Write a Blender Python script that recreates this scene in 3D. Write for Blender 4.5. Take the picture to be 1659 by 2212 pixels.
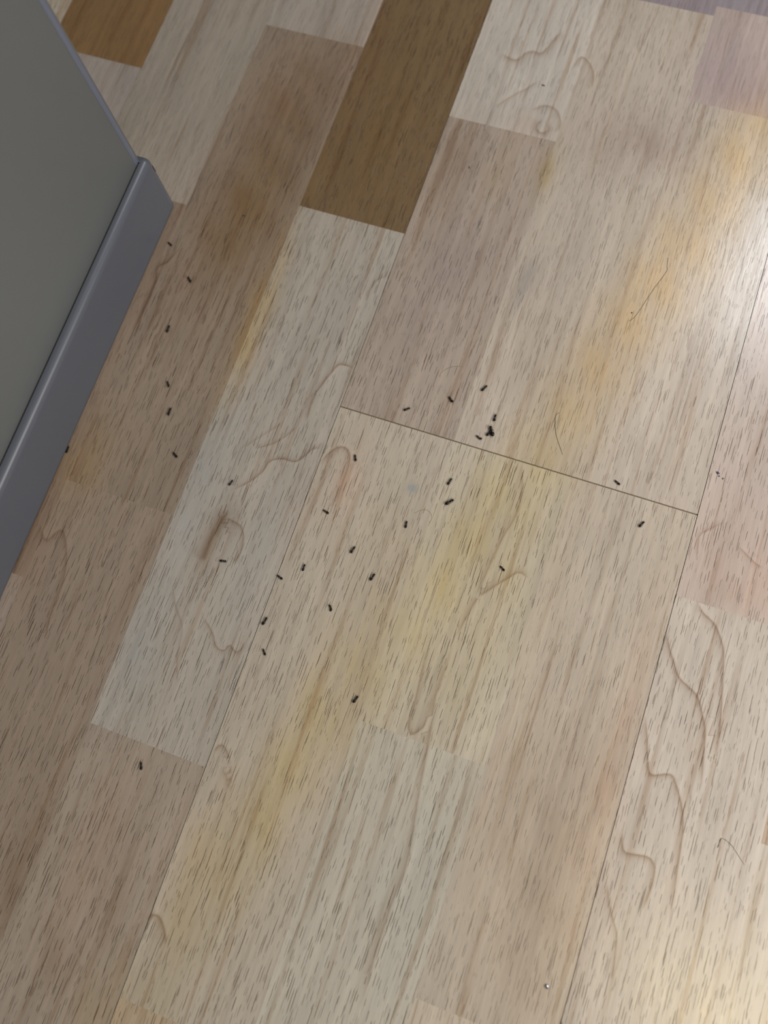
import bpy, math, random
import numpy as np
from mathutils import Matrix, Vector

for o in list(bpy.data.objects):
    bpy.data.objects.remove(o)
SC = bpy.context.scene
COL = SC.collection

# ---------------------------------------------------------------- camera
cd = bpy.data.cameras.new('camera')
cam = bpy.data.objects.new('camera', cd)
COL.objects.link(cam)
cam.matrix_world = Matrix((( 0.94245807, -0.3031257,  0.14102339, 0.09760741),
                           ( 0.326014,    0.92673341, -0.18676206, -0.12205407),
                           (-0.07407871,  0.22199101,  0.9722306,  0.38734567),
                           (0, 0, 0, 1)))
cd.sensor_fit = 'VERTICAL'
cd.sensor_height = 36.0
cd.lens = 1661.0 / 2212.0 * 36.0
cd.clip_start = 0.01
cd.dof.use_dof = True
cd.dof.focus_distance = 0.388
cd.dof.aperture_fstop = 4.3
SC.camera = cam

# ---------------------------------------------------------------- world, lamps, exposure
wd = bpy.data.worlds.new('room_light')
SC.world = wd
wd.use_nodes = True
bg = wd.node_tree.nodes['Background']
bg.inputs[0].default_value = (0.80, 0.84, 0.95, 1)
bg.inputs[1].default_value = 0.10

def area(name, loc, aim, sx, sy, power, col, spread=math.pi):
    l = bpy.data.lights.new(name, 'AREA')
    l.shape = 'RECTANGLE'; l.size = sx; l.size_y = sy
    l.energy = power; l.color = col; l.spread = spread
    o = bpy.data.objects.new(name, l); COL.objects.link(o)
    o.location = loc
    o.rotation_euler = (Vector(aim) - Vector(loc)).to_track_quat('-Z', 'Y').to_euler()
    return o
# daylight window ahead and to the right of the camera
area('window_light', (0.63, 1.17, 1.45), (0.15, 0.0, 0.0), 0.24, 0.30, 8.4, (0.95, 0.97, 1.0))
# broad fill light added low on the right, for the left-right falloff
area('right_fill_light', (0.76, -0.08, 0.50), (0.08, -0.03, 0.0), 0.7, 0.30, 5.8, (1.0, 0.96, 0.93))
# warm ceiling lamp behind the right shoulder
area('ceiling_lamp', (1.20, -0.82, 2.4), (0.2, -0.2, 0.0), 0.17, 0.17, 7.0, (1.0, 0.80, 0.38))

SC.view_settings.view_transform = 'Standard'
SC.view_settings.look = 'None'
SC.view_settings.exposure = 0.13
SC.view_settings.gamma = 1.0
SC.view_settings.use_curve_mapping = False

# ---------------------------------------------------------------- measured places (metres)
ANTS=[
    ((-0.1291, 0.0642),(-0.1261, 0.0626),"tiny dark ant closest to the cabinet's near bottom corner"),
    ((-0.1094, 0.0471),(-0.1065, 0.0443),'tiny black ant right of the cabinet rail, second in from its corner'),
    ((-0.1081, 0.0161),(-0.108, 0.0117),'thin black ant upright on the brownish strip beside the cabinet rail'),
    ((-0.0964, -0.0151),(-0.0941, -0.018),'black ant tilted left, uppermost of the close pair beside the cabinet'),
    ((-0.0886, -0.029),(-0.0882, -0.0334),'black ant tilted right, lower of the close pair beside the cabinet'),
    ((-0.0774, -0.052),(-0.0741, -0.054),'faded brown ant near the left edge of the pale blotchy strip'),
    ((-0.0405, -0.0564),(-0.0416, -0.0597),'black ant on the pale strip just above the dark brown knot'),
    ((-0.0277, -0.098),(-0.0313, -0.0987),'ant lying crosswise just below the dark brown knot'),
    ((0.0003, -0.0963),(0.0036, -0.0974),'ant touching the right side of the left long seam'),
    ((0.0118, -0.0864),(0.0119, -0.0901),'small upright ant just right of the ant touching the left long seam'),
    ((0.003, -0.1181),(0.0019, -0.1224),'black ant leaning right just right of the left long seam, upper of two'),
    ((0.0067, -0.1335),(0.0089, -0.1361),'olive brown ant just right of the left long seam, below the leaning black ant'),
    ((0.0311, -0.1017),(0.033, -0.1047),'curled upright ant alone right of the left long seam'),
    ((0.0332, -0.0696),(0.0323, -0.0735),'thin tilted ant, upper left of two matching ones in mid floor'),
    ((0.0476, -0.0797),(0.0465, -0.0836),'thin tilted black ant, lower right of two matching ones in mid floor'),
    ((0.0111, -0.0565),(0.0145, -0.0575),'ant pointing up left, alone between the left long seam and the pale curled hair'),
    ((0.0168, -0.0232),(0.0184, -0.0265),'short upright ant below the left end of the cross seam'),
    ((0.0543, -0.0486),(0.0548, -0.0523),'upright black ant left of the pale curled hair'),
    ((0.0692, -0.0199),(0.0682, -0.0238),'narrow black ant below the cross seam, upper of a close pair'),
    ((0.0736, -0.0304),(0.0703, -0.0341),'long nearly level ant, lower of the close pair under the cross seam'),
    ((0.0362, 0.0103),(0.0333, 0.008),'level ant just above the cross seam near its left end'),
    ((0.0539, 0.0225),(0.057, 0.0201),'ant tilted left above the cross seam, left of the ant cluster'),
    ((0.0712, 0.0345),(0.0693, 0.0308),'uppermost black ant above the cluster by the cross seam'),
    ((0.0804, 0.0205),(0.0807, 0.0165),'narrow pointed ant just above the clumped ants'),
    ((0.0796, 0.0134),(0.0827, 0.0083),'largest black ant in the clump above the cross seam'),
    ((0.0811, 0.0118),(0.0793, 0.0077),'black ant lying against the largest ant in the clump'),
    ((0.0743, 0.0061),(0.0777, 0.0051),'arched olive ant left of the clump above the cross seam'),
    ((0.1065, -0.0558),(0.1093, -0.0576),'dark brown ant right of the honey band, above a curved grain line'),
    ((0.1485, 0.0047),(0.1516, 0.0032),'small arched ant just above the right half of the cross seam'),
    ((0.1679, -0.0116),(0.1662, -0.0151),'straight black ant below the right end of the cross seam'),
    ((0.0598, -0.1395),(0.0584, -0.1433),'lone black ant low in the olive honey band'),
    ((-0.0312, -0.2045),(-0.0297, -0.2079),"lone upright black ant at lower left below the pale strip's end"),
    ((-0.1342, -0.0666),(-0.1341, -0.0705),'black ant half tucked against the foot of the cabinet rail'),
]
RING_LINES=[
    (1,1,[(-0.0007, 0.0229), (-0.0085, 0.0228), (-0.0112, 0.0169), (-0.0152, 0.0035), (-0.0155, -0.0038), (-0.0146, -0.0134)]),
    (1.6,0.8,[(-0.0152, 0.0035), (-0.0155, -0.0038), (-0.0146, -0.0134)]),
    (1,0.9,[(-0.0021, -0.0255), (-0.0059, -0.0267), (-0.0093, -0.0332), (-0.0128, -0.0367), (-0.0194, -0.037), (-0.0257, -0.0406), (-0.0271, -0.0467), (-0.0319, -0.0542), (-0.0393, -0.0619)]),
    (0.8,0.7,[(-0.0186, -0.0185), (-0.0222, -0.0246), (-0.0275, -0.0309), (-0.0359, -0.0363)]),
    (0.8,0.5,[(-0.0265, -0.018), (-0.037, -0.0315), (-0.0423, -0.0381)]),
    (1.3,0.9,[(0.0006, -0.033), (0.0029, -0.0269), (0.0066, -0.0219), (0.011, -0.0211), (0.0144, -0.0248), (0.0156, -0.0311), (0.0157, -0.0406), (0.0163, -0.0538)]),
    (1.2,0.8,[(-0.0367, -0.0766), (-0.0328, -0.0769), (-0.0272, -0.0785), (-0.0238, -0.0838), (-0.0226, -0.0927), (-0.0245, -0.0979)]),
    (3.5,1.1,[(-0.037, -0.0731), (-0.0389, -0.0831), (-0.0397, -0.0909), (-0.0398, -0.1025)]),
    (1,0.8,[(-0.0294, -0.1281), (-0.0212, -0.1342), (-0.0171, -0.1399), (-0.0121, -0.1409), (-0.0108, -0.137), (-0.0052, -0.1395), (-0.0028, -0.1314)]),
    (0.8,0.5,[(-0.0506, -0.1181), (-0.0443, -0.1281), (-0.037, -0.1368), (-0.0337, -0.1517), (-0.028, -0.1642)]),
    (1.2,0.7,[(-0.1316, -0.1109), (-0.125, -0.1185), (-0.121, -0.1122), (-0.1181, -0.1105), (-0.1127, -0.1181), (-0.1093, -0.1256), (-0.1066, -0.1369), (-0.1055, -0.1548), (-0.1031, -0.1658)]),
    (1.2,1,[(-0.1217, 0.0627), (-0.1248, 0.0525), (-0.1288, 0.048), (-0.1266, 0.0386), (-0.1261, 0.0279), (-0.1262, 0.0159), (-0.1244, 0.007)]),
    (1.3,0.8,[(0.1217, -0.0574), (0.1162, -0.0558), (0.1115, -0.0609), (0.1064, -0.067), (0.1009, -0.0742), (0.099, -0.0819), (0.0961, -0.0976)]),
    (1.2,0.8,[(0.0961, -0.0976), (0.0963, -0.1196), (0.0949, -0.1313), (0.0948, -0.1415), (0.0926, -0.1457), (0.0901, -0.1482), (0.0871, -0.1435), (0.087, -0.1341), (0.0856, -0.1191), (0.0846, -0.108)]),
    (1.6,0.7,[(0.0961, -0.0976), (0.096, -0.1143), (0.0957, -0.1285), (0.0989, -0.146), (0.1005, -0.1588), (0.1027, -0.1759), (0.1066, -0.2026), (0.1058, -0.2201), (0.1055, -0.2377), (0.1058, -0.2528), (0.1072, -0.2708)]),
    (1.3,0.7,[(0.1015, -0.0016), (0.1051, -0.0137), (0.1065, -0.0271), (0.1032, -0.0419), (0.1017, -0.0542), (0.0997, -0.0734)]),
    (1.2,1,[(0.2032, -0.0429), (0.2062, -0.0467), (0.2127, -0.0504), (0.2177, -0.0571), (0.2205, -0.0639), (0.2236, -0.0793), (0.2264, -0.0946), (0.2282, -0.1102)]),
    (1.2,1,[(0.1919, -0.06), (0.1946, -0.0669), (0.1996, -0.0752), (0.2033, -0.0806), (0.2099, -0.0841), (0.2137, -0.0868), (0.218, -0.0944), (0.2209, -0.1015), (0.2234, -0.1158), (0.2252, -0.1269)]),
    (1.2,1,[(0.1919, -0.1019), (0.1952, -0.1095), (0.1986, -0.1206), (0.2009, -0.1269), (0.2036, -0.1279), (0.2107, -0.1249), (0.214, -0.1286), (0.2172, -0.1337), (0.2202, -0.1404), (0.222, -0.1474), (0.2232, -0.1586), (0.2247, -0.173), (0.2261, -0.1872)]),
    (1.2,1,[(0.196, -0.1553), (0.1976, -0.1617), (0.1996, -0.165), (0.2042, -0.1644), (0.2103, -0.1635), (0.2136, -0.166), (0.2147, -0.1711), (0.2144, -0.1787), (0.2133, -0.1867)]),
    (1,0.8,[(0.1958, -0.1803), (0.1988, -0.1883), (0.2032, -0.1957), (0.2058, -0.2006), (0.2074, -0.2111), (0.2085, -0.2189)]),
    (1.6,0.8,[(0.0166, 0.2372), (0.023, 0.2349), (0.0273, 0.2354), (0.0302, 0.2409), (0.035, 0.2435), (0.0396, 0.2434), (0.0439, 0.2553), (0.0467, 0.2611)]),
    (1.5,0.8,[(0.0528, 0.1989), (0.0507, 0.1957), (0.0517, 0.1922), (0.0553, 0.1913), (0.0578, 0.1939), (0.0566, 0.198)]),
    (1.5,0.7,[(0.0453, 0.2045), (0.0508, 0.2093), (0.0578, 0.2086), (0.0629, 0.2017), (0.0633, 0.1945)]),
    (1.2,0.8,[(0.0595, 0.2372), (0.0618, 0.2467), (0.0674, 0.2443), (0.0722, 0.2373), (0.0737, 0.2279)]),
    (1.2,0.6,[(0.0241, 0.2012), (0.032, 0.2116), (0.0384, 0.2183), (0.0422, 0.2242)]),
    (1,0.6,[(0.0077, -0.1928), (0.0147, -0.2006), (0.0091, -0.1889)]),
    (1.2,0.8,[(0.0009, -0.1883), (0.003, -0.1836), (0.0072, -0.1854), (0.0116, -0.1914), (0.0156, -0.2002)]),
    (1.5,0.9,[(-0.0007, -0.2688), (0.001, -0.266), (0.0047, -0.2661), (0.009, -0.2705), (0.0119, -0.2757)]),
    (1,0.7,[(0.2146, -0.0093), (0.2238, -0.0148), (0.2274, -0.016)]),
    (1,0.7,[(0.2044, -0.0003), (0.197, -0.0077), (0.1954, -0.0107), (0.1968, -0.0201)]),
    (1,0.6,[(-0.0013, 0.0803), (-0.0054, 0.0764), (-0.0073, 0.0699), (-0.0069, 0.0627)]),
]
HAIRS=[
    ('fine dark hair bent near its top on the honey band by the glare',[(0.1424, 0.1342), (0.1431, 0.1295), (0.1435, 0.1259), (0.1395, 0.1132), (0.1349, 0.0967), (0.1321, 0.0922)]),
    ('short curved dark hair on the honey band above the cross seam',[(0.1118, 0.0317), (0.1104, 0.0286), (0.1133, 0.0196), (0.1198, 0.0098)]),
    ('pale arched hair above the cross seam and left of the topmost ant',[(0.0457, 0.0318), (0.0458, 0.0348), (0.0498, 0.0392), (0.0559, 0.0413)]),
    ('pale curled hair to the right of the upright black ant',[(0.0568, -0.0434), (0.0594, -0.0407), (0.0622, -0.0398), (0.0648, -0.041), (0.066, -0.0432), (0.0657, -0.0459)]),
    ('brown branching hair on the right board above its lower edge',[(0.2386, -0.1484), (0.2389, -0.1445), (0.243, -0.1453), (0.247, -0.1483), (0.2512, -0.152)]),
]

# ---------------------------------------------------------------- helpers
def lin(c):
    return tuple(((v/255.0)/12.92 if v/255.0 <= 0.04045 else ((v/255.0+0.055)/1.055)**2.4) for v in c)

def newmat(name):
    m = bpy.data.materials.new(name); m.use_nodes = True
    return m, m.node_tree, m.node_tree.nodes['Principled BSDF']

def simple(name, rgb, rough=0.5, spec=0.5, noise=0.08, scale=900, bump=0.0):
    m, nt, b = newmat(name)
    n = nt.nodes.new('ShaderNodeTexNoise'); n.inputs['Scale'].default_value = scale
    tc = nt.nodes.new('ShaderNodeTexCoord')
    nt.links.new(tc.outputs['Object'], n.inputs['Vector'])
    mx = nt.nodes.new('ShaderNodeMix'); mx.data_type = 'RGBA'
    c = lin(rgb)
    mx.inputs[6].default_value = tuple(v*(1-noise) for v in c) + (1,)
    mx.inputs[7].default_value = tuple(min(1, v*(1+noise)) for v in c) + (1,)
    nt.links.new(n.outputs['Fac'], mx.inputs[0])
    nt.links.new(mx.outputs[2], b.inputs['Base Color'])
    b.inputs['Roughness'].default_value = rough
    b.inputs['Specular IOR Level'].default_value = spec
    if bump:
        bp = nt.nodes.new('ShaderNodeBump'); bp.inputs['Strength'].default_value = bump
        bp.inputs['Distance'].default_value = 0.0002
        nt.links.new(n.outputs['Fac'], bp.inputs['Height']); nt.links.new(bp.outputs['Normal'], b.inputs['Normal'])
    return m

def mesh_obj(name, verts, faces, mat, parent=None, smooth=False):
    me = bpy.data.meshes.new(name)
    me.from_pydata(verts, [], faces)
    me.materials.append(mat)
    if smooth:
        me.polygons.foreach_set('use_smooth', [True]*len(me.polygons))
    me.update()
    o = bpy.data.objects.new(name, me); COL.objects.link(o)
    if parent: o.parent = parent
    return o

def tag(o, label=None, cat=None, group=None, kind=None):
    if label: o['label'] = label
    if cat: o['category'] = cat
    if group: o['group'] = group
    if kind: o['kind'] = kind

# ---------------------------------------------------------------- wood material
def wood_material():
    m, nt, b = newmat('printed_oak_laminate')
    N = nt.nodes; L = nt.links
    def math_(op, a, c=None, d=None, clamp=False):
        n = N.new('ShaderNodeMath'); n.operation = op; n.use_clamp = clamp
        for i, v in enumerate((a, c, d)):
            if v is None: continue
            if isinstance(v, (int, float)): n.inputs[i].default_value = v
            else: L.new(v, n.inputs[i])
        return n.outputs[0]
    def maprange(v, a, c, d=0.0, e=1.0, smooth=True):
        n = N.new('ShaderNodeMapRange'); n.interpolation_type = 'SMOOTHSTEP' if smooth else 'LINEAR'
        L.new(v, n.inputs[0])
        for i, q in zip((1, 2, 3, 4), (a, c, d, e)):
            if isinstance(q, (int, float)): n.inputs[i].default_value = q
            else: L.new(q, n.inputs[i])
        return n.outputs[0]
    geo = N.new('ShaderNodeNewGeometry'); oi = N.new('ShaderNodeObjectInfo')
    sep = N.new('ShaderNodeSeparateXYZ'); L.new(geo.outputs['Position'], sep.inputs[0])
    rnd = math_('MULTIPLY', oi.outputs['Random'], 7.3)
    X0 = sep.outputs[0]; Y = math_('ADD', sep.outputs[1], rnd)
    # gentle sideways wander of the grain
    def comb(x, y, z=0.0):
        c = N.new('ShaderNodeCombineXYZ')
        for i, v in enumerate((x, y, z)):
            if isinstance(v, (int, float)): c.inputs[i].default_value = v
            else: L.new(v, c.inputs[i])
        return c.outputs[0]
    def noise(vec, scale=1.0, detail=2.0, rough=0.5):
        n = N.new('ShaderNodeTexNoise'); n.inputs['Scale'].default_value = scale
        n.inputs['Detail'].default_value = detail; n.inputs['Roughness'].default_value = rough
        L.new(vec, n.inputs['Vector']); return n.outputs['Fac']
    wv = noise(comb(math_('MULTIPLY', X0, 40.0), math_('MULTIPLY', Y, 14.0)), 1.0, 2.0)
    fine = noise(comb(math_('MULTIPLY', X0, 500.0), math_('MULTIPLY', Y, 260.0)), 1.0, 1.0)
    X = math_('ADD', math_('ADD', X0, math_('MULTIPLY', math_('SUBTRACT', wv, 0.5), 0.0018)),
              math_('MULTIPLY', math_('SUBTRACT', fine, 0.5), 0.00035))
    def pores(cx, cy, off, t0, t1, soft=0.10):
        v = N.new('ShaderNodeTexVoronoi'); v.voronoi_dimensions = '2D'
        v.distance = 'MINKOWSKI'; v.inputs['Exponent'].default_value = 3.5
        v.inputs['Scale'].default_value = 1.0; v.inputs['Randomness'].default_value = 1.0
        L.new(comb(math_('ADD', math_('MULTIPLY', X, 1/cx), off), math_('ADD', math_('MULTIPLY', Y, 1/cy), off)), v.inputs['Vector'])
        s = N.new('ShaderNodeSeparateColor'); L.new(v.outputs['Color'], s.inputs[0])
        t = maprange(s.outputs[0], 0.0, 1.0, t0, t1, False)
        r = math_('DIVIDE', v.outputs['Distance'], math_('MAXIMUM', t, 0.001))
        p = maprange(r, 0.70, 1.10, 1.0, 0.0)
        p = math_('MULTIPLY', p, maprange(s.outputs[1], 0.0, 1.0, 0.6, 1.0, False))
        return p
    gate1 = maprange(noise(comb(math_('MULTIPLY', X, 90.0), math_('MULTIPLY', Y, 16.0), 3.0), 1.0, 2.0), 0.34, 0.56)
    gate2 = maprange(noise(comb(math_('MULTIPLY', X, 130.0), math_('MULTIPLY', Y, 30.0), 9.0), 1.0, 2.0), 0.36, 0.54)
    p1 = math_('MULTIPLY', pores(0.00130, 0.0450, 3.7, 0.06, 0.145), maprange(gate1, 0, 1, 0.7, 1.0))
    p2 = math_('MULTIPLY', pores(0.00110, 0.0210, 8.1, 0.05, 0.17), gate2)
    p3 = math_('MULTIPLY', math_('MAXIMUM', pores(0.0030, 0.110, 1.3, 0.02, 0.065), pores(0.0022, 0.060, 6.6, -0.01, 0.085)), 0.9)
    p4 = math_('MULTIPLY', pores(0.00105, 0.0100, 5.1, 0.0, 0.19), math_('MULTIPLY', maprange(gate2, 0.0, 1.0, 1.0, 0.1), 0.8))
    att = N.new('ShaderNodeAttribute'); att.attribute_name = 'tone'
    pore = math_('MAXIMUM', math_('MAXIMUM', p1, p2), math_('MAXIMUM', p3, p4))
    pore = math_('MULTIPLY', pore, att.outputs['Alpha'])
    # growth streaks
    st = noise(comb(math_('MULTIPLY', X, 330.0), math_('MULTIPLY', Y, 9.0), 1.0), 1.0, 3.0, 0.6)
    st2 = noise(comb(math_('MULTIPLY', X, 75.0), math_('MULTIPLY', Y, 5.0), 6.0), 1.0, 2.0, 0.5)
    st3 = noise(comb(math_('MULTIPLY', X, 900.0), math_('MULTIPLY', Y, 60.0), 6.0), 1.0, 2.0, 0.5)
    bl = noise(comb(math_('MULTIPLY', X, 34.0), math_('MULTIPLY', Y, 15.0), 12.0), 1.0, 2.0, 0.5)
    shade = math_('ADD', maprange(st, 0.25, 0.75, 0.87, 1.09, False), maprange(st2, 0.3, 0.7, -0.05, 0.05, False))
    shade = math_('ADD', shade, maprange(st3, 0.25, 0.75, -0.045, 0.045, False))
    shade = math_('ADD', shade, maprange(bl, 0.3, 0.7, -0.05, 0.05, False))
    # cathedral lines from the signed-distance attribute, slightly saw-toothed by the grain
    ga = N.new('ShaderNodeAttribute'); ga.attribute_name = 'ring'
    gs = N.new('ShaderNodeSeparateColor'); L.new(ga.outputs['Color'], gs.inputs[0])
    jag = noise(comb(math_('MULTIPLY', X0, 1100.0), math_('MULTIPLY', Y, 120.0), 2.0), 1.0, 1.0)
    s = math_('ADD', gs.outputs[0], math_('MULTIPLY', math_('SUBTRACT', jag, 0.5), 0.35))
    a = math_('EXPONENT', math_('MULTIPLY', math_('MAXIMUM', s, 0.0), -3.2))
    c = math_('EXPONENT', math_('MULTIPLY', math_('MAXIMUM', math_('MULTIPLY', s, -1.0), 0.0), -1.6))
    c2_ = math_('EXPONENT', math_('MULTIPLY', math_('MAXIMUM', math_('MULTIPLY', s, -1.0), 0.0), -0.34))
    prof_ = math_('MULTIPLY', a, math_('ADD', math_('MULTIPLY', c, 0.62), math_('MULTIPLY', c2_, 0.38)))
    ring = math_('MULTIPLY', prof_, gs.outputs[1])
    pale = math_('MULTIPLY', math_('MULTIPLY', maprange(s, 0.0, 1.2), math_('EXPONENT', math_('MULTIPLY', math_('MAXIMUM', s, 0.0), -0.45))), gs.outputs[1])
    shade = math_('ADD', shade, math_('MULTIPLY', pale, 0.10))
    mul = N.new('ShaderNodeVectorMath'); mul.operation = 'SCALE'
    L.new(att.outputs['Color'], mul.inputs[0]); L.new(shade, mul.inputs['Scale'])
    def mixc(fac, a_, col, blend='MULTIPLY'):
        n = N.new('ShaderNodeMix'); n.data_type = 'RGBA'; n.blend_type = blend
        L.new(fac, n.inputs[0]); L.new(a_, n.inputs[6]); n.inputs[7].default_value = col + (1,)
        return n.outputs[2]
    stk = maprange(noise(comb(math_('MULTIPLY', X, 210.0), math_('MULTIPLY', Y, 6.5), 21.0), 1.0, 3.0, 0.6), 0.52, 0.72)
    c0 = mixc(math_('MULTIPLY', stk, 0.58), mul.outputs[0], (0.62, 0.47, 0.34))
    c1 = mixc(math_('MULTIPLY', ring, 0.92), c0, (0.54, 0.40, 0.30))
    c2 = mixc(math_('MULTIPLY', pore, 0.98), c1, (0.20, 0.145, 0.09))
    L.new(c2, b.inputs['Base Color'])
    b.inputs['Roughness'].default_value = 0.36
    rg = maprange(st3, 0.2, 0.8, 0.22, 0.32, False); L.new(rg, b.inputs['Roughness'])
    b.inputs['Specular IOR Level'].default_value = 0.5
    bp = N.new('ShaderNodeBump'); bp.inputs['Distance'].default_value = 0.00012; bp.inputs['Strength'].default_value = 0.55
    hgt = math_('ADD', math_('MULTIPLY', pore, -1.0), math_('MULTIPLY', st3, 0.5))
    L.new(hgt, bp.inputs['Height']); L.new(bp.outputs['Normal'], b.inputs['Normal'])
    return m
WOOD = wood_material()
CORE = simple('fibreboard_core', (132, 120, 102), 0.9, 0.2)
SLAB = simple('dark_underlay', (60, 54, 48), 0.9, 0.2)

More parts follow.
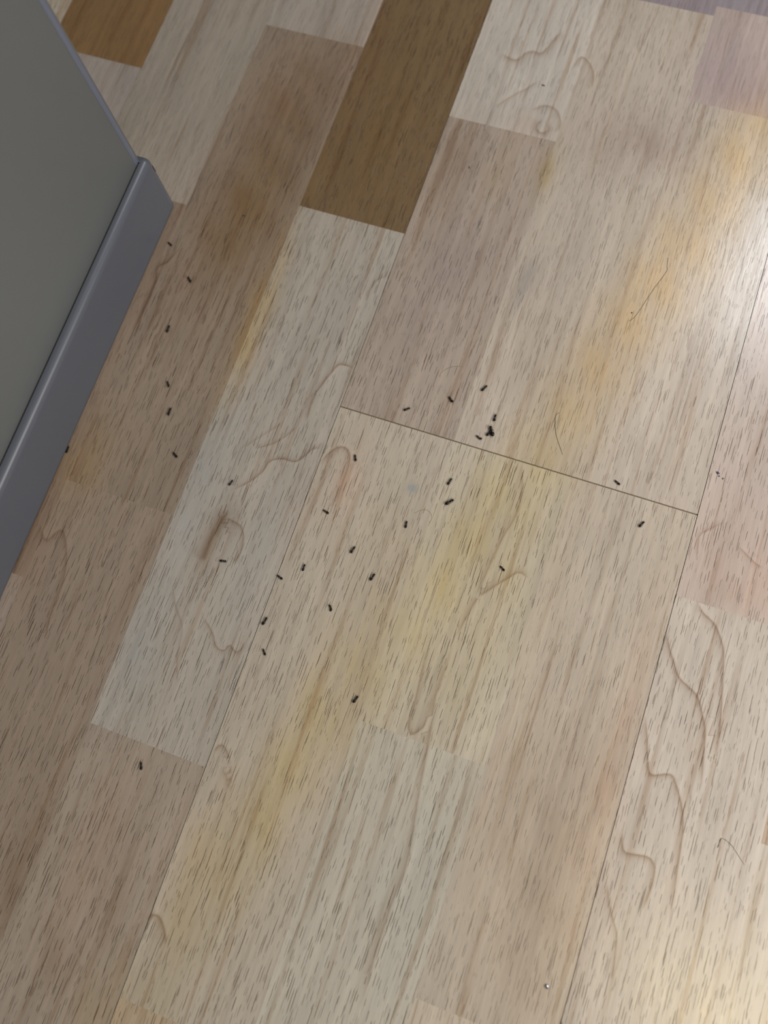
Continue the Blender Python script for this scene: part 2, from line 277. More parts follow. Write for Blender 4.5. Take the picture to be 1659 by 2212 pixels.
# ---------------------------------------------------------------- wood tones and painted light
# soft patches of print colour, with a warm light band, shade and reflection painted in: x, y, rx (across grain), ry (along grain), tint rgb multiplier, strength
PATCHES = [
    (0.1715, 0.2201, 0.0243, 0.04, (1.03, 0.9, 0.64), 0.9),  # first rows paint the diagonal warm light band into the wood
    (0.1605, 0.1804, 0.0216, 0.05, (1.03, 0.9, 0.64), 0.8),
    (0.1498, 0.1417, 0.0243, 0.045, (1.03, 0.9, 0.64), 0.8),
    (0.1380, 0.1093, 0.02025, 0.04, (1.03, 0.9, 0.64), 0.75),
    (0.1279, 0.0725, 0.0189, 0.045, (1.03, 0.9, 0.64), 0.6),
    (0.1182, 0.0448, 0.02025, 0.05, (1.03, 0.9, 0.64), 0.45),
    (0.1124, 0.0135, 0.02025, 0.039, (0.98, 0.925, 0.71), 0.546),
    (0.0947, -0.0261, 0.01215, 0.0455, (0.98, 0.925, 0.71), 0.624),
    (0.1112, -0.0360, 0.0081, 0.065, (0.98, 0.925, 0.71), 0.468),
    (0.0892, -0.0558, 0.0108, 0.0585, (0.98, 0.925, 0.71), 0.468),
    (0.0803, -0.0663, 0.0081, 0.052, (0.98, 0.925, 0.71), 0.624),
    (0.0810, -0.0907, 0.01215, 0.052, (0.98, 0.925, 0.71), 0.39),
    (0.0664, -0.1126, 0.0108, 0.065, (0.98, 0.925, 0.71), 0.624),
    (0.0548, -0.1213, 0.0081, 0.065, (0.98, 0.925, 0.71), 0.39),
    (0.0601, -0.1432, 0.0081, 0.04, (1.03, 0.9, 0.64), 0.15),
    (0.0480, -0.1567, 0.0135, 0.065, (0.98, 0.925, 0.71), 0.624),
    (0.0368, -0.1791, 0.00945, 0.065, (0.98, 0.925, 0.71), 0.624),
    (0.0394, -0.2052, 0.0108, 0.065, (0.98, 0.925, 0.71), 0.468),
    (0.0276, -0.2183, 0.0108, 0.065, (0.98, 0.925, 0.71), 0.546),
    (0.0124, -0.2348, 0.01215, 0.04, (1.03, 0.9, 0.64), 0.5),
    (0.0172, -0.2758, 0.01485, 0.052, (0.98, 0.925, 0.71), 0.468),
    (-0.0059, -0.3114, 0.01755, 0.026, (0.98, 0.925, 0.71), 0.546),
    (0.0643, 0.1681, 0.006, 0.02, (0.9, 0.82, 0.6), 0.9),
    (0.0393, 0.1609, 0.006, 0.02, (0.9, 0.82, 0.6), 0.5),
    (-0.1229, -0.0727, 0.0162, 0.03, (1.03, 0.9, 0.64), 0.7),
    (-0.0638, 0.0425, 0.00945, 0.06, (1.03, 0.9, 0.64), 0.8),
    (-0.0607, 0.0201, 0.0081, 0.04, (1.03, 0.9, 0.64), 0.5),
    (-0.1284, -0.1281, 0.012, 0.03, (1.0, 0.92, 0.88), 0.8),
    (0.0176, -0.0381, 0.009, 0.022, (1.04, 0.86, 0.8), 0.6),
    (-0.0028, -0.0605, 0.01, 0.04, (1.0, 0.92, 0.88), 0.4),
    (0.1835, -0.0842, 0.008, 0.07, (1.04, 0.86, 0.8), 0.25),
    (0.1855, -0.1288, 0.005, 0.05, (1.0, 0.92, 0.88), 0.8),
    (0.2083, -0.0163, 0.014, 0.03, (1.0, 0.92, 0.88), 0.6),
    (0.2282, -0.0242, 0.01, 0.02, (1.0, 0.92, 0.88), 1),
    (0.2173, -0.0351, 0.01, 0.01, (0.68, 0.58, 0.48), 0.25),
    (-0.0369, -0.2527, 0.014, 0.05, (1.0, 0.92, 0.88), 0.9),
    (-0.0347, -0.3015, 0.01, 0.02, (0.68, 0.58, 0.48), 0.35),
    (-0.0590, -0.0467, 0.012, 0.04, (0.93, 0.98, 1.05), 0.9),
    (-0.0545, -0.0906, 0.01, 0.03, (0.93, 0.98, 1.05), 0.7),
    (-0.0126, -0.0896, 0.012, 0.04, (0.96, 1.0, 1.03), 0.8),
    (-0.0544, -0.1539, 0.014, 0.04, (0.93, 0.98, 1.05), 0.8),
    (0.0742, 0.1061, 0.0055, 0.013, (0.66, 0.67, 0.7), 0.8),
    (0.0723, 0.0881, 0.004, 0.011, (0.66, 0.67, 0.7), 0.7),
    (0.1133, -0.2089, 0.018, 0.06, (0.96, 1.0, 1.03), 0.6),
    (0.0291, 0.0823, 0.016, 0.04, (0.9, 0.87, 0.93), 0.7),
    (0.0361, 0.1021, 0.015, 0.02, (0.9, 0.87, 0.93), 0.5),
    (0.1413, 0.2593, 0.02, 0.03, (0.9, 0.87, 0.93), 1),
    (0.1597, 0.2483, 0.016, 0.02, (0.9, 0.87, 0.93), 1),
    (0.1139, 0.2008, 0.03, 0.02, (0.8, 0.74, 0.74), 0.9),  # soft shadow across the far boards, painted as a darker tone
    (0.0916, 0.1851, 0.014, 0.02, (0.76, 0.73, 0.71), 0.4),
    (-0.0329, -0.0782, 0.008, 0.014, (0.76, 0.73, 0.71), 0.7),
    (-0.0381, -0.0852, 0.003, 0.018, (0.68, 0.58, 0.48), 0.7),
    (-0.0400, -0.1064, 0.006, 0.012, (0.68, 0.58, 0.48), 0.4),
    (-0.0674, -0.2637, 0.01, 0.04, (0.68, 0.58, 0.48), 0.5),
    (-0.1416, -0.1059, 0.012, 0.05, (0.96, 1.0, 1.03), 0.2),
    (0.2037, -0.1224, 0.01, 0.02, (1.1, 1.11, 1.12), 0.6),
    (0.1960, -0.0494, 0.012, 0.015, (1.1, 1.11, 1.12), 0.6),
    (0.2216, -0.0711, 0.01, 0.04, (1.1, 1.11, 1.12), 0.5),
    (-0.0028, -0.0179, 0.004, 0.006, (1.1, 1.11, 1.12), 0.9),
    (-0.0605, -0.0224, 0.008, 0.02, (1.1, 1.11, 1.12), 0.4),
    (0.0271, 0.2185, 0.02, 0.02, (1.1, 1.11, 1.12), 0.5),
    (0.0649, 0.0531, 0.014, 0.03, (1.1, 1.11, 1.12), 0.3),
    (0.0428, -0.0585, 0.0135, 0.026, (0.98, 0.925, 0.71), 0.195),
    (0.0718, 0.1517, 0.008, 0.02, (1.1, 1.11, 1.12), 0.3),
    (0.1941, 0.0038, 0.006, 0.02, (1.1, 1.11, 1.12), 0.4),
    (0.0431, 0.1936, 0.01, 0.012, (1.0, 0.92, 0.88), 0.8),
    (-0.0565, -0.2373, 0.02, 0.04, (0.96, 1.0, 1.03), 0.2),
    (0.0510, -0.0313, 0.0028, 0.0028, (0.62, 0.78, 0.98), 1),
    (0.1634, -0.1906, 0.03, 0.08, (0.68, 0.58, 0.48), 0.3),
    (0.1406, -0.1667, 0.02, 0.05, (0.68, 0.58, 0.48), 0.2),
    (-0.0876, 0.1344, 0.022, 0.06, (0.9, 0.82, 0.6), 0.25),
    (-0.0943, 0.0912, 0.02, 0.05, (0.9, 0.82, 0.6), 0.25),
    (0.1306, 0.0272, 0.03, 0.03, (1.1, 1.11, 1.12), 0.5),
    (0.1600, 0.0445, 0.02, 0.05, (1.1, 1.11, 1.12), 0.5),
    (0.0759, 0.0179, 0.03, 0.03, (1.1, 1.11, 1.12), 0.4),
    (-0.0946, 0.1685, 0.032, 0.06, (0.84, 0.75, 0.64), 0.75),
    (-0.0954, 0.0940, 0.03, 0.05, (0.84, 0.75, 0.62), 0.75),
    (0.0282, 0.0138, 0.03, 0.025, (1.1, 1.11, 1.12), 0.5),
    (0.1203, -0.0701, 0.027, 0.078, (0.98, 0.925, 0.71), 0.234),
    (0.0349, -0.0864, 0.027, 0.078, (0.98, 0.925, 0.71), 0.117),
    (0.1032, -0.1071, 0.0135, 0.052, (0.98, 0.925, 0.71), 0.312),
    (0.0118, 0.1437, 0.02, 0.05, (0.68, 0.58, 0.48), 0.3),
    (0.0103, 0.1653, 0.018, 0.03, (0.68, 0.58, 0.48), 0.25),
    (0.1678, -0.1678, 0.015, 0.07, (0.76, 0.73, 0.71), 0.25),
    (-0.1351, 0.1948, 0.014, 0.03, (0.96, 1.0, 1.03), 0.4),
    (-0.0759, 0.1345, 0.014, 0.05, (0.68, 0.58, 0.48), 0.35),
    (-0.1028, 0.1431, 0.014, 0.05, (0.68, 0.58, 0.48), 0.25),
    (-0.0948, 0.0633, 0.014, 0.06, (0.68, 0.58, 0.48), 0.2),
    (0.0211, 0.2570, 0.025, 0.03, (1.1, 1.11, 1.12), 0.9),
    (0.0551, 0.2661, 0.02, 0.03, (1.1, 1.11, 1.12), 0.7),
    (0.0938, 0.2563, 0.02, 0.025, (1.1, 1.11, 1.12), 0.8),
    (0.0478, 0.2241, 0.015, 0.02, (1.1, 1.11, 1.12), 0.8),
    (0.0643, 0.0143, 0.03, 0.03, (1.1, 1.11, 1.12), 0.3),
    (-0.0340, 0.1624, 0.016, 0.07, (0.9, 0.82, 0.6), 0.5),
    (-0.0627, 0.2280, 0.016, 0.06, (1.0, 0.92, 0.88), 0.6),
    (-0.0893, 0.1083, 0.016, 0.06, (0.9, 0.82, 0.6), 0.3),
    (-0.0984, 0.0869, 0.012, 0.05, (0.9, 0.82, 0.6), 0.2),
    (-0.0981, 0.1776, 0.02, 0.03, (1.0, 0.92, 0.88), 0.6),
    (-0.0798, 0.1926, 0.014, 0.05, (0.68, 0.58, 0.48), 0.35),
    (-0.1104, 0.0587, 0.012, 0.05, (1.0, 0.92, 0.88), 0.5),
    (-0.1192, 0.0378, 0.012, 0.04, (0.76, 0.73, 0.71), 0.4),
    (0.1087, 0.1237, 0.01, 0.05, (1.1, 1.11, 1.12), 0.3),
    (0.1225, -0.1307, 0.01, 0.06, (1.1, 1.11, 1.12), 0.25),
    (-0.0171, -0.2694, 0.01, 0.04, (0.68, 0.58, 0.48), 0.25),
    (0.1832, -0.1834, 0.02, 0.07, (1.0, 0.92, 0.88), 0.6),
    (0.1792, -0.2218, 0.016, 0.04, (0.76, 0.73, 0.71), 0.3),
]
# every strip: x column index (64 mm wide, 0 = right of the long seam), y range, colour, pore strength
STRIPS = {
    -1: [(-0.808, -0.196, (168, 154, 138), 1), (-0.196, 0.108, (179, 171, 158), 1), (0.108, 0.412, (126, 104, 74), 1)],
    -2: [(-0.808, -0.388, (168, 154, 140), 0.9), (-0.388, -0.084, (157, 141, 124), 1), (-0.084, 0.22, (154, 138, 120), 1), (0.22, 0.5, (178, 168, 156), 0.6)],
    -3: [(-0.808, -0.14, (168, 154, 140), 0.8), (-0.14, 0.09, (152, 134, 116), 0.7), (0.09, 0.412, (168, 157, 142), 0.6)],
    -4: [(-1.2, 0.17, (170, 160, 150), 0.5), (0.17, 0.47, (140, 110, 72), 0.6)],
    0: [(-0.304, 0, (189, 178, 161), 1), (0, 0.188, (174, 160, 145), 0.9), (0.188, 0.5, (196, 187, 174), 0.6), (-1.2, -0.304, (186, 168, 146), 1)],
    1: [(-0.15, 0, (194, 184, 164), 1), (-0.454, -0.15, (190, 183, 167), 0.95), (0, 0.294, (190, 178, 162), 0.7), (0.294, 0.6, (150, 138, 140), 0.5)],  # farthest piece carries a dark purplish reflection in its colour
    2: [(-0.256, 0, (190, 178, 160), 0.75), (-0.56, -0.256, (200, 188, 168), 0.7), (0, 0.234, (192, 180, 164), 0.7), (0.234, 0.301, (184, 168, 158), 0.4), (0.301, 0.6, (152, 143, 147), 0.4)],  # purplish reflection is put into the colour of the far pieces
    3: [(-0.3466, -0.0426, (194, 184, 170), 0.95), (-0.0426, 0.2614, (190, 175, 162), 0.85)],
    4: [(-0.4445, -0.1405, (200, 190, 174), 0.8), (-0.1405, 0.1635, (178, 156, 134), 0.7)],
}
W = 0.064
def smooth_path(pts, n=6):
    P = [Vector((p[0], p[1], 0)) for p in pts]
    out = []
    for i in range(len(P)-1):
        a, b, c, d = P[max(i-1, 0)], P[i], P[i+1], P[min(i+2, len(P)-1)]
        for k in range(n):
            t = k/n
            out.append(0.5*((2*b)+(c-a)*t+(2*a-5*b+4*c-d)*t*t+(3*b-a-3*c+d)*t**3))
    out.append(P[-1]); return out
def ring_arrays():
    P0, P1, WD, S0, S1 = [], [], [], [], []
    for a, s, pts in RING_LINES:
        pts = [(p.x, p.y) for p in smooth_path(pts, 4)]
        n = len(pts)-1
        taper = [s*min(1.0, min(i, n-i)/(0.10*n)) for i in range(n+1)]      # every line fades out at its ends
        for i in range(n):
            P0.append(pts[i]); P1.append(pts[i+1]); WD.append(a); S0.append(taper[i]); S1.append(taper[i+1])
    return [np.array(q) for q in (P0, P1, WD, S0, S1)]
RP0, RP1, RWD, RS0, RS1 = ring_arrays()

def ring_field(xy):
    d = RP1 - RP0; L2 = (d**2).sum(1)
    r = xy[:, None, :] - RP0[None]
    t = np.clip((r*d[None]).sum(2)/L2[None], 0, 1)
    q = r - t[..., None]*d[None]
    dist = np.sqrt((q**2).sum(2))
    cr = d[None, :, 0]*r[..., 1] - d[None, :, 1]*r[..., 0]
    k = np.argmin(dist + 1e-5*np.abs(t-0.5), axis=1)
    i = np.arange(len(xy))
    dd = dist[i, k]*1000.0/RWD[k]
    sg = np.sign(cr[i, k]); sg[sg == 0] = 1
    m = np.clip(1-(dd-0.8)/3.6, 0, 1); m = m*m*(3-2*m)
    tk = t[i, k]
    return np.clip(dd, 0, 7)*sg, m*(RS0[k]*(1-tk)+RS1[k]*tk)

def tone_field(xy, rgb):
    c = np.tile(np.array(lin(rgb))*np.array((1.0, 1.0, 1.03)), (len(xy), 1))
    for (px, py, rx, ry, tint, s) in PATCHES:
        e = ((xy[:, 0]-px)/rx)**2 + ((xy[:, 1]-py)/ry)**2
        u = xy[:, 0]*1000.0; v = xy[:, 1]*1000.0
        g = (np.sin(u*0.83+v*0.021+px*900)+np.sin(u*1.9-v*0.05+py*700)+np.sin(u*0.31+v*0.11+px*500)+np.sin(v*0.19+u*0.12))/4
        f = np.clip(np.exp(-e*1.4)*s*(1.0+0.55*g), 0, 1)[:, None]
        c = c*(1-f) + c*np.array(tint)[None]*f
    return c

def wood_strip(x0, x1, y0, y1, rgb, pore, parent, th=0.0005):
    fine = x1 > -0.27 and x0 < 0.30 and y1 > -0.36 and y0 < 0.36
    if fine:
        nx = 33
        ys = [y0]
        while ys[-1] < y1 - 1e-6:
            step = 0.002 if -0.36 < ys[-1] < 0.36 else 0.03
            ys.append(min(y1, ys[-1]+step))
    else:
        nx = 5; n = max(2, int((y1-y0)/0.04)); ys = list(np.linspace(y0, y1, n))
    xs = np.linspace(x0, x1, nx); ny = len(ys)
    XX, YY = np.meshgrid(xs, np.array(ys))
    xy = np.stack([XX.ravel(), YY.ravel()], 1)
    n0 = len(xy)
    V = np.concatenate([np.column_stack([xy, np.zeros(n0)]),
                        np.array([(x0, y0, -th), (x1, y0, -th), (x1, y1, -th), (x0, y1, -th)])])
    idx = np.arange(n0).reshape(ny, nx)
    F = np.stack([idx[:-1, :-1].ravel(), idx[:-1, 1:].ravel(), idx[1:, 1:].ravel(), idx[1:, :-1].ravel()], 1).tolist()
    F.append(list(idx[0, ::-1]) + [n0, n0+1]); F.append(list(idx[-1, :]) + [n0+2, n0+3])
    F.append(list(idx[:, 0]) + [n0+3, n0]); F.append(list(idx[::-1, -1]) + [n0+1, n0+2])
    F.append([n0, n0+3, n0+2, n0+1])
    o = mesh_obj('wood_strip', V.tolist(), F, WOOD, parent)
    me = o.data
    tn = me.color_attributes.new('tone', 'FLOAT_COLOR', 'POINT')
    rg = me.color_attributes.new('ring', 'FLOAT_COLOR', 'POINT')
    allxy = V[:, :2]
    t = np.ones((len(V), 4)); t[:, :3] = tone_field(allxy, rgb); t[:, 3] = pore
    g = np.zeros((len(V), 4)); g[:, 3] = 1
    if fine:
        s, m = ring_field(allxy); g[:, 0] = s; g[:, 1] = m
    tn.data.foreach_set('color', t.ravel()); rg.data.foreach_set('color', g.ravel())
    return o

# ---------------------------------------------------------------- floor
floor = mesh_obj('floor', [(-0.8, -1.25, -0.0095), (1.0, -1.25, -0.0095), (1.0, 1.25, -0.0095), (-0.8, 1.25, -0.0095),
                           (-0.8, -1.25, -0.012), (1.0, -1.25, -0.012), (1.0, 1.25, -0.012), (-0.8, 1.25, -0.012)],
                 [(0, 1, 2, 3), (7, 6, 5, 4), (0, 4, 5, 1), (1, 5, 6, 2), (2, 6, 7, 3), (3, 7, 4, 0)], SLAB)
tag(floor, kind='structure')
GAP = 0.00016
rr = random.Random(4)
PALE = [(196, 184, 164), (188, 172, 150), (182, 164, 142), (170, 146, 118), (200, 190, 172)]
def board(col, y0, y1, given):
    """one click board: core, three printed strips across"""
    bx0 = col*3*W; bx1 = bx0 + 3*W
    a0, a1, c0, c1 = bx0+GAP, bx1-GAP, y0+GAP*2.2, y1-GAP*2.2
    o = mesh_obj('laminate_board', [(x, y, z) for z in (-0.0095, -0.0005) for x, y in ((a0, y0), (a1, y0), (a1, y1), (a0, y1))],
                 [(3, 2, 1, 0), (4, 5, 6, 7), (0, 1, 5, 4), (1, 2, 6, 5), (2, 3, 7, 6), (3, 0, 4, 7)], CORE, floor)
    for k in range(3):
        sx0 = max(a0, bx0+k*W); sx1 = min(a1, bx0+(k+1)*W)
        segs = given.get(col*3+k)
        if not segs: 
            off = rr.uniform(0.05, 0.28); segs = []; y = y0-off
            while y < y1: segs.append((y, y+0.304, rr.choice(PALE), rr.uniform(0.7, 1.0))); y += 0.304
        else:                                    # carry the printed strips on past the part in view
            segs = sorted(segs)
            while segs[0][0] > y0: segs.insert(0, (segs[0][0]-0.304, segs[0][0], rr.choice(PALE), 0.9))
            while segs[-1][1] < y1: segs.append((segs[-1][1], segs[-1][1]+0.304, rr.choice(PALE), 0.9))
        for (s0, s1, rgb, pore) in segs:
            t0 = max(c0, s0); t1 = min(c1, s1)
            if t1 - t0 > 0.004: wood_strip(sx0, sx1, t0, t1, rgb, pore, o)
for col, cuts in ((-4, (-1.2, -0.55, 0.66, 1.2)), (-3, (-1.2, 0.05, 1.2)), (-2, (-1.2, -0.35, 0.86, 1.2)), (-1, (-1.2, -0.808, 0.412, 1.2)),
                  (0, (-1.2, 0.0, 1.2)), (1, (-1.2, -0.6508, 0.5652, 1.2)), (2, (-1.2, 0.2, 1.2)), (3, (-1.2, -0.2, 1.0, 1.2)), (4, (-1.2, 0.4, 1.2))):
    for y0, y1 in zip(cuts[:-1], cuts[1:]):
        board(col, y0, y1, STRIPS)

# ---------------------------------------------------------------- cabinet
PANEL = simple('grey_painted_panel', (101, 104, 103), 0.38, 0.4, 0.02, 120, 0.1)
RAIL = simple('bluish_grey_rail', (86, 90, 99), 0.34, 0.5, 0.02, 120, 0.1)
EDGE = simple('bluish_grey_edge', (100, 105, 120), 0.34, 0.5, 0.02, 120)
CHIP = simple('dark_red_chip', (70, 34, 28), 0.8)
cab = bpy.data.objects.new('cabinet', None); COL.objects.link(cab)
XF = -0.1338; YE = 0.0890
cab.location = (XF-0.2, YE-0.3, 0)
tag(cab, 'smooth grey cabinet at upper left with a rounded base rail on the wood floor', 'cabinet')
def sweep(name, prof, path_x, path_y, mat, parent, rc=0.004, nseg=8):
    """profile (out, z) swept along the cabinet front (+x face), round the corner and along the back (+y) side"""
    rows = []
    L0, L1 = -0.75, -0.62                       # far ends: along -y and along -x
    for (o_, z) in prof:
        row = [(path_x+o_, L0, z)]
        for i in range(nseg+1):
            t = math.pi/2*i/nseg
            R_ = rc + o_
            row.append((path_x-rc+R_*math.cos(t), path_y-rc+R_*math.sin(t), z))
        row.append((L1, path_y+o_, z))
        rows.append(row)
    V = [v for r in rows for v in r]; n = len(rows[0]); F = []
    for a in range(len(rows)-1):
        for c in range(n-1):
            F.append((a*n+c, a*n+c+1, (a+1)*n+c+1, (a+1)*n+c))
    o = mesh_obj(name, V, F, mat, None, True)
    o.parent = parent; o.matrix_parent_inverse = Matrix.Translation(-Vector(parent.location))
    return o
RT = 0.0416
prof = [(-0.012, 0.0016), (-0.0008, 0.0016), (0.0, 0.0024)]
prof += [(0.0, 0.004 + (RT-0.0087)*i/5) for i in range(6)]
for i in range(1, 9):
    t = math.pi/2*i/8
    prof.append((-0.0045+0.0045*math.cos(t), RT-0.0045+0.0045*math.sin(t)))
prof += [(-0.0050, RT-0.0006), (-0.0052, RT-0.0040), (-0.0085, RT-0.0042)]
rail = sweep('base_rail', prof, XF, YE, RAIL, cab, 0.0045, 10)
pp_ = [(-0.006, 0.012), (-0.0052, 0.020)] + [(-0.0052, 0.03+0.72*i/8) for i in range(9)] + [(-0.0062, 0.7516), (-0.0082, 0.753)]
pan = sweep('side_panel', pp_, XF-0.0006, YE+0.0040, PANEL, cab, 0.0080, 1)
ep = [(0.0, 0.0405), (0.0, 0.748)]
def edge_trim():
    V = []; F = []; n = 12
    for z in (RT-0.0090, 0.745):
        for i in range(n+1):
            t = -0.25 + (math.pi/2+0.5)*i/n
            V.append((XF-0.0058-0.0050+0.0052*math.cos(t), YE-0.0012-0.0050+0.0052*math.sin(t), z))
    for i in range(n): F.append((i, i+1, n+2+i, n+1+i))
    V.append((XF-0.0108, YE-0.0062, 0.745)); k = len(V)-1
    for i in range(n): F.append((n+1+i, n+2+i, k))
    o = mesh_obj('corner_trim', V, F, EDGE, None, True)
    o.parent = cab; o.matrix_parent_inverse = Matrix.Translation(-Vector(cab.location))
edge_trim()
def top():
    x1 = XF-0.0088; y1 = YE-0.0042
    V = [(x, y, z) for z in (0.750, 0.770) for x, y in ((-0.62, -0.75), (x1+0.012, -0.75), (x1+0.012, y1+0.012), (-0.62, y1+0.012))]
    o = mesh_obj('top_panel', V, [(3, 2, 1, 0), (4, 5, 6, 7), (0, 1, 5, 4), (1, 2, 6, 5), (2, 3, 7, 6), (3, 0, 4, 7)], PANEL)
    bv = o.modifiers.new('bevel', 'BEVEL'); bv.width = 0.003; bv.segments = 3
    o.parent = cab; o.matrix_parent_inverse = Matrix.Translation(-Vector(cab.location))
    V = [(-0.62, y, z) for y, z in ((-0.75, 0.002), (y1, 0.002), (y1, 0.75), (-0.75, 0.75))] + \
        [(-0.60, y, z) for y, z in ((-0.75, 0.002), (y1, 0.002), (y1, 0.75), (-0.75, 0.75))]
    q = mesh_obj('far_panel', V, [(0, 1, 2, 3), (7, 6, 5, 4), (0, 4, 5, 1), (1, 5, 6, 2), (2, 6, 7, 3), (3, 7, 4, 0)], PANEL)
    q.parent = cab; q.matrix_parent_inverse = Matrix.Translation(-Vector(cab.location))
    V = [(x, y, z) for y in (-0.75, -0.735) for x, z in ((-0.60, 0.002), (XF-0.012, 0.002), (XF-0.012, 0.75), (-0.60, 0.75))]
    q = mesh_obj('near_panel', V, [(0, 1, 2, 3), (7, 6, 5, 4), (0, 4, 5, 1), (1, 5, 6, 2), (2, 6, 7, 3), (3, 7, 4, 0)], PANEL)
    q.parent = cab; q.matrix_parent_inverse = Matrix.Translation(-Vector(cab.location))
top()
def chip():
    V = []; pts = [(0.0009, 0.0355), (0.0018, 0.0330), (0.0014, 0.0300), (0.0005, 0.0308), (-0.0002, 0.0340), (0.0001, 0.0360)]
    t0 = math.radians(30)
    for s in (0.00005, 0.00022):
        for (u, z) in pts:
            t = t0 + u/0.0045
            V.append((XF-0.0045+(0.0045+s)*math.cos(t), YE-0.0045+(0.0045+s)*math.sin(t), z))
    n = len(pts)
    F = [tuple(range(n-1, -1, -1)), tuple(range(n, 2*n))] + [(i, (i+1) % n, n+(i+1) % n, n+i) for i in range(n)]
    o = mesh_obj('paint_chip', V, F, CHIP)
    o['label'] = 'dark red chip in the rail corner'
    o.parent = cab; o.matrix_parent_inverse = Matrix.Translation(-Vector(cab.location))
chip()

# ---------------------------------------------------------------- ants
BODY = simple('black_ant_shell', (13, 9, 7), 0.45, 0.35, 0.3, 3000)
LEGM = simple('brown_ant_leg', (58, 38, 20), 0.5, 0.4, 0.2, 3000)
def lathe_body(bend, nseg=10):
    """gaster, petiole, thorax, head as one continuous surface along +x, unit length 1 (head at +0.5)"""
    prof = [(-0.50, 0.002), (-0.485, 0.035), (-0.45, 0.075), (-0.38, 0.118), (-0.29, 0.140), (-0.20, 0.135), (-0.12, 0.105), (-0.06, 0.062),
            (-0.035, 0.034), (-0.015, 0.040), (0.005, 0.045), (0.02, 0.036), (0.05, 0.060), (0.10, 0.082), (0.16, 0.090), (0.21, 0.078), (0.245, 0.048),
            (0.265, 0.044), (0.29, 0.078), (0.33, 0.104), (0.38, 0.110), (0.43, 0.094), (0.47, 0.060), (0.495, 0.024), (0.50, 0.002)]
    V = []; F = []
    for (x, r) in prof:
        yc = bend*(x*x*1.6-0.1) if x > -0.04 else bend*(x*x*1.2-0.1)
        zc = 0.145 + (0.03 if x > 0 and x < 0.25 else 0.0)
        for k in range(nseg):
            a = 2*math.pi*k/nseg
            V.append((x, yc + r*1.25*math.cos(a), zc + r*0.92*math.sin(a)))
    n = len(prof)
    for i in range(n-1):
        for k in range(nseg):
            F.append((i*nseg+k, i*nseg+(k+1) % nseg, (i+1)*nseg+(k+1) % nseg, (i+1)*nseg+k))
    F.append(tuple(range(nseg-1, -1, -1))); F.append(tuple((n-1)*nseg+k for k in range(nseg)))
    return V, F
def tube(pts, radii, n=5):
    V = []; F = []
    P = [Vector(p) for p in pts]
    for i, p in enumerate(P):
        d = (P[min(i+1, len(P)-1)] - P[max(i-1, 0)]).normalized()
        u = d.cross(Vector((0, 0, 1)));
        if u.length < 1e-4: u = Vector((1, 0, 0))
        u.normalize(); v = d.cross(u)
        for k in range(n):
            a = 2*math.pi*k/n
            V.append(tuple(p + (u*math.cos(a)+v*math.sin(a))*radii[i]))
    for i in range(len(P)-1):
        for k in range(n):
            F.append((i*n+k, (i+1)*n+k, (i+1)*n+(k+1) % n, i*n+(k+1) % n))
    F.append(tuple(range(n))); F.append(tuple((len(P)-1)*n+k for k in range(n-1, -1, -1)))
    return V, F
def mesh_only(name, VF, mat, smooth=True):
    me = bpy.data.meshes.new(name); me.from_pydata(VF[0], [], VF[1]); me.materials.append(mat)
    if smooth: me.polygons.foreach_set('use_smooth', [True]*len(me.polygons))
    me.update(); return me
BODIES = [mesh_only('body', lathe_body(b), BODY) for b in (-0.35, -0.12, 0.0, 0.15, 0.4)]
LEGS = []
for side in (-1, 1):
    for (bx, fx, spread) in ((0.19, 0.30, 0.15), (0.13, 0.10, 0.18), (0.07, -0.12, 0.17)):
        for var in (0,):
            LEGS.append(mesh_only('leg', tube([(bx, side*0.05, 0.12), ((bx+fx)/2, side*(0.05+spread*0.5), 0.17), (fx, side*(0.05+spread*0.85), 0.06), (fx+(fx-bx)*0.2, side*(0.05+spread), 0.014)],
                                              [0.018, 0.014, 0.010, 0.008]), LEGM))
ANTM = [mesh_only('antenna', tube([(0.46, s*0.04, 0.16), (0.54, s*0.13, 0.17), (0.60, s*0.10, 0.08), (0.64, s*0.08, 0.02)], [0.013, 0.011, 0.010, 0.008]), LEGM) for s in (-1, 1)]
def make_ant(i, head, tail, label):
    hx, hy = head; tx, ty = tail
    L_ = math.hypot(hx-tx, hy-ty)
    r = random.Random(100+i)
    e = bpy.data.objects.new('ant', None); COL.objects.link(e)
    e.empty_display_size = 0.002
    e.location = ((hx+tx)/2, (hy+ty)/2, 0.0)
    e.rotation_euler = (0, 0, math.atan2(hy-ty, hx-tx))
    e.scale = (L_, max(L_, 0.0030), max(L_, 0.0030))
    tag(e, label, 'ant', 'ants on the wood floor')
    bent = {12: 4, 26: 0, 27: 3, 15: 3, 2: 2}.get(i, r.choice((1, 2, 2, 3)))
    for nm, me in [('body', BODIES[bent])] + [('leg', q) for q in LEGS] + [('antenna', q) for q in ANTM]:
        o = bpy.data.objects.new(nm, me); COL.objects.link(o); o.parent = e
for i, (h, t, l) in enumerate(ANTS):
    make_ant(i, h, t, l)

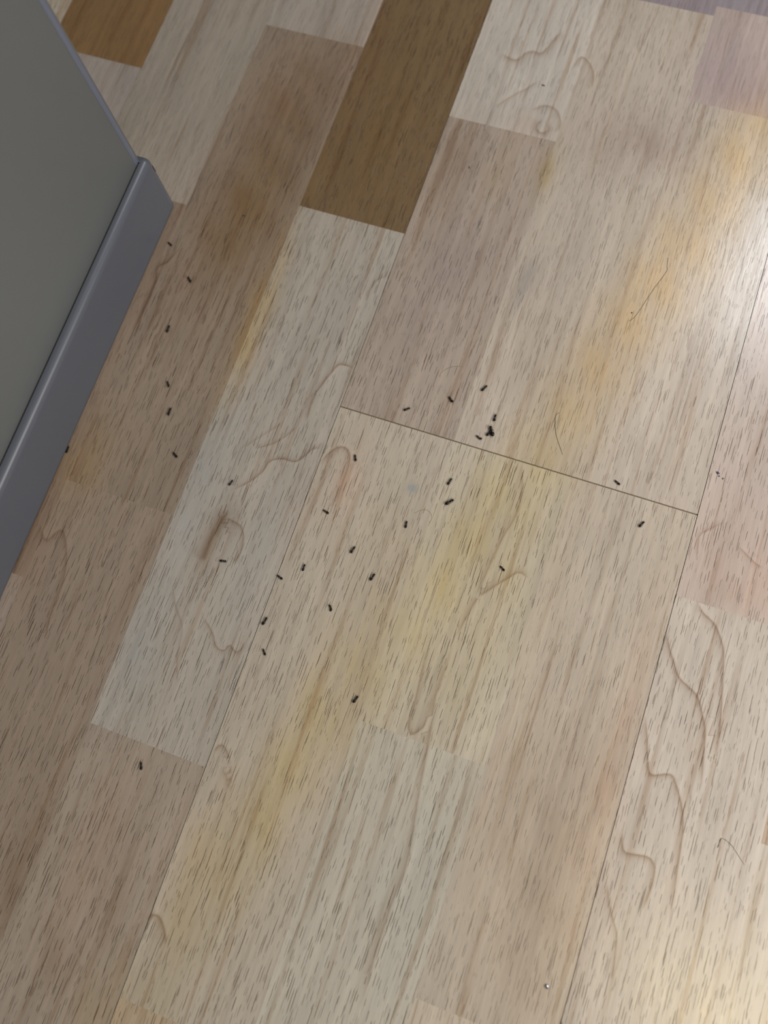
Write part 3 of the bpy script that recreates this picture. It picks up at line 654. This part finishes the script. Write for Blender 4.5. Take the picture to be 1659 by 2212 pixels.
# ---------------------------------------------------------------- hairs and crumbs
HAIRM = simple('dark_hair', (48, 38, 28), 0.5)
HAIRP = simple('pale_hair', (120, 106, 84), 0.5)
for k, (l, pts) in enumerate(HAIRS):
    pale = k in (2, 3)
    sp = smooth_path(pts); r_ = (0.00010, 0.00009, 0.00006, 0.00006, 0.00009)[k]
    n = len(sp)
    V, F = tube([(p.x, p.y, r_+0.00001) for p in sp], [r_*(0.55+0.45*math.sin(math.pi*min(1, max(0.08, i/(n-1)))))for i in range(n)], 5)
    o = mesh_obj('hair', V, F, HAIRP if pale else HAIRM, None, True)
    tag(o, l, 'hair')
    if k == 4:
        V, F = tube([(0.2389, -0.1445, 0.0001), (0.2386, -0.1465, 0.0001), (0.2383, -0.1490, 0.0001)], [0.00008]*3, 5)
        mesh_obj('branch', V, F, HAIRM, o, True)

def crumb(name, x, y, s, rgb, label, cat, seed, flat=0.7, rough=0.5, metal=0.0):
    r = random.Random(seed)
    import bmesh
    bm = bmesh.new(); bmesh.ops.create_icosphere(bm, subdivisions=1, radius=1)
    for v in bm.verts:
        k = r.uniform(0.7, 1.15); v.co = Vector((v.co.x*k*s[0], v.co.y*k*s[1], v.co.z*k*s[1]*flat))
    zmin = min(v.co.z for v in bm.verts)
    for v in bm.verts: v.co.z -= zmin
    me = bpy.data.meshes.new(name); bm.to_mesh(me); bm.free()
    m = simple(name+'_surface', rgb, rough, 0.5, 0.15, 2500)
    m.node_tree.nodes['Principled BSDF'].inputs['Metallic'].default_value = metal
    me.materials.append(m)
    o = bpy.data.objects.new(name, me); COL.objects.link(o); o.location = (x, y, 0); o.rotation_euler = (0, 0, r.uniform(0, 3))
    tag(o, label, cat)
crumb('crumb', 0.1963, 0.0243, (0.0010, 0.0007), (96, 92, 118), 'small bluish crumb right of the right long seam', 'crumb', 3)
crumb('crumb', 0.1972, 0.0229, (0.00055, 0.0003), (24, 18, 14), 'tiny black speck just below the bluish crumb', 'crumb', 4)
crumb('crumb', 0.1994, 0.0222, (0.0005, 0.0004), (110, 96, 84), 'tiny grey brown speck beside the bluish crumb', 'crumb', 5)
crumb('metal_flake', 0.1823, -0.2308, (0.0012, 0.0008), (150, 152, 162), 'shiny silver flake near the bottom of the frame left of the right seam', 'flake', 6, 0.7, 0.25, 0.7)
crumb('crumb', 0.1324, 0.0974, (0.0006, 0.0004), (70, 58, 66), 'dark purplish speck at the lower end of the bent hair', 'crumb', 7)
crumb('crumb', -0.0929, 0.0929, (0.0009, 0.0004), (88, 66, 36), 'small brown crumb on the dark golden strip right of the cabinet corner', 'crumb', 8)
crumb('crumb', 0.0219, 0.1585, (0.0011, 0.0003), (74, 56, 44), 'thin dark splinter on the brown strip near the top centre', 'splinter', 9)
crumb('crumb', 0.0467, 0.2222, (0.0015, 0.0004), (90, 86, 90), 'dark grey splinter on the pale strip near the top', 'splinter', 10)
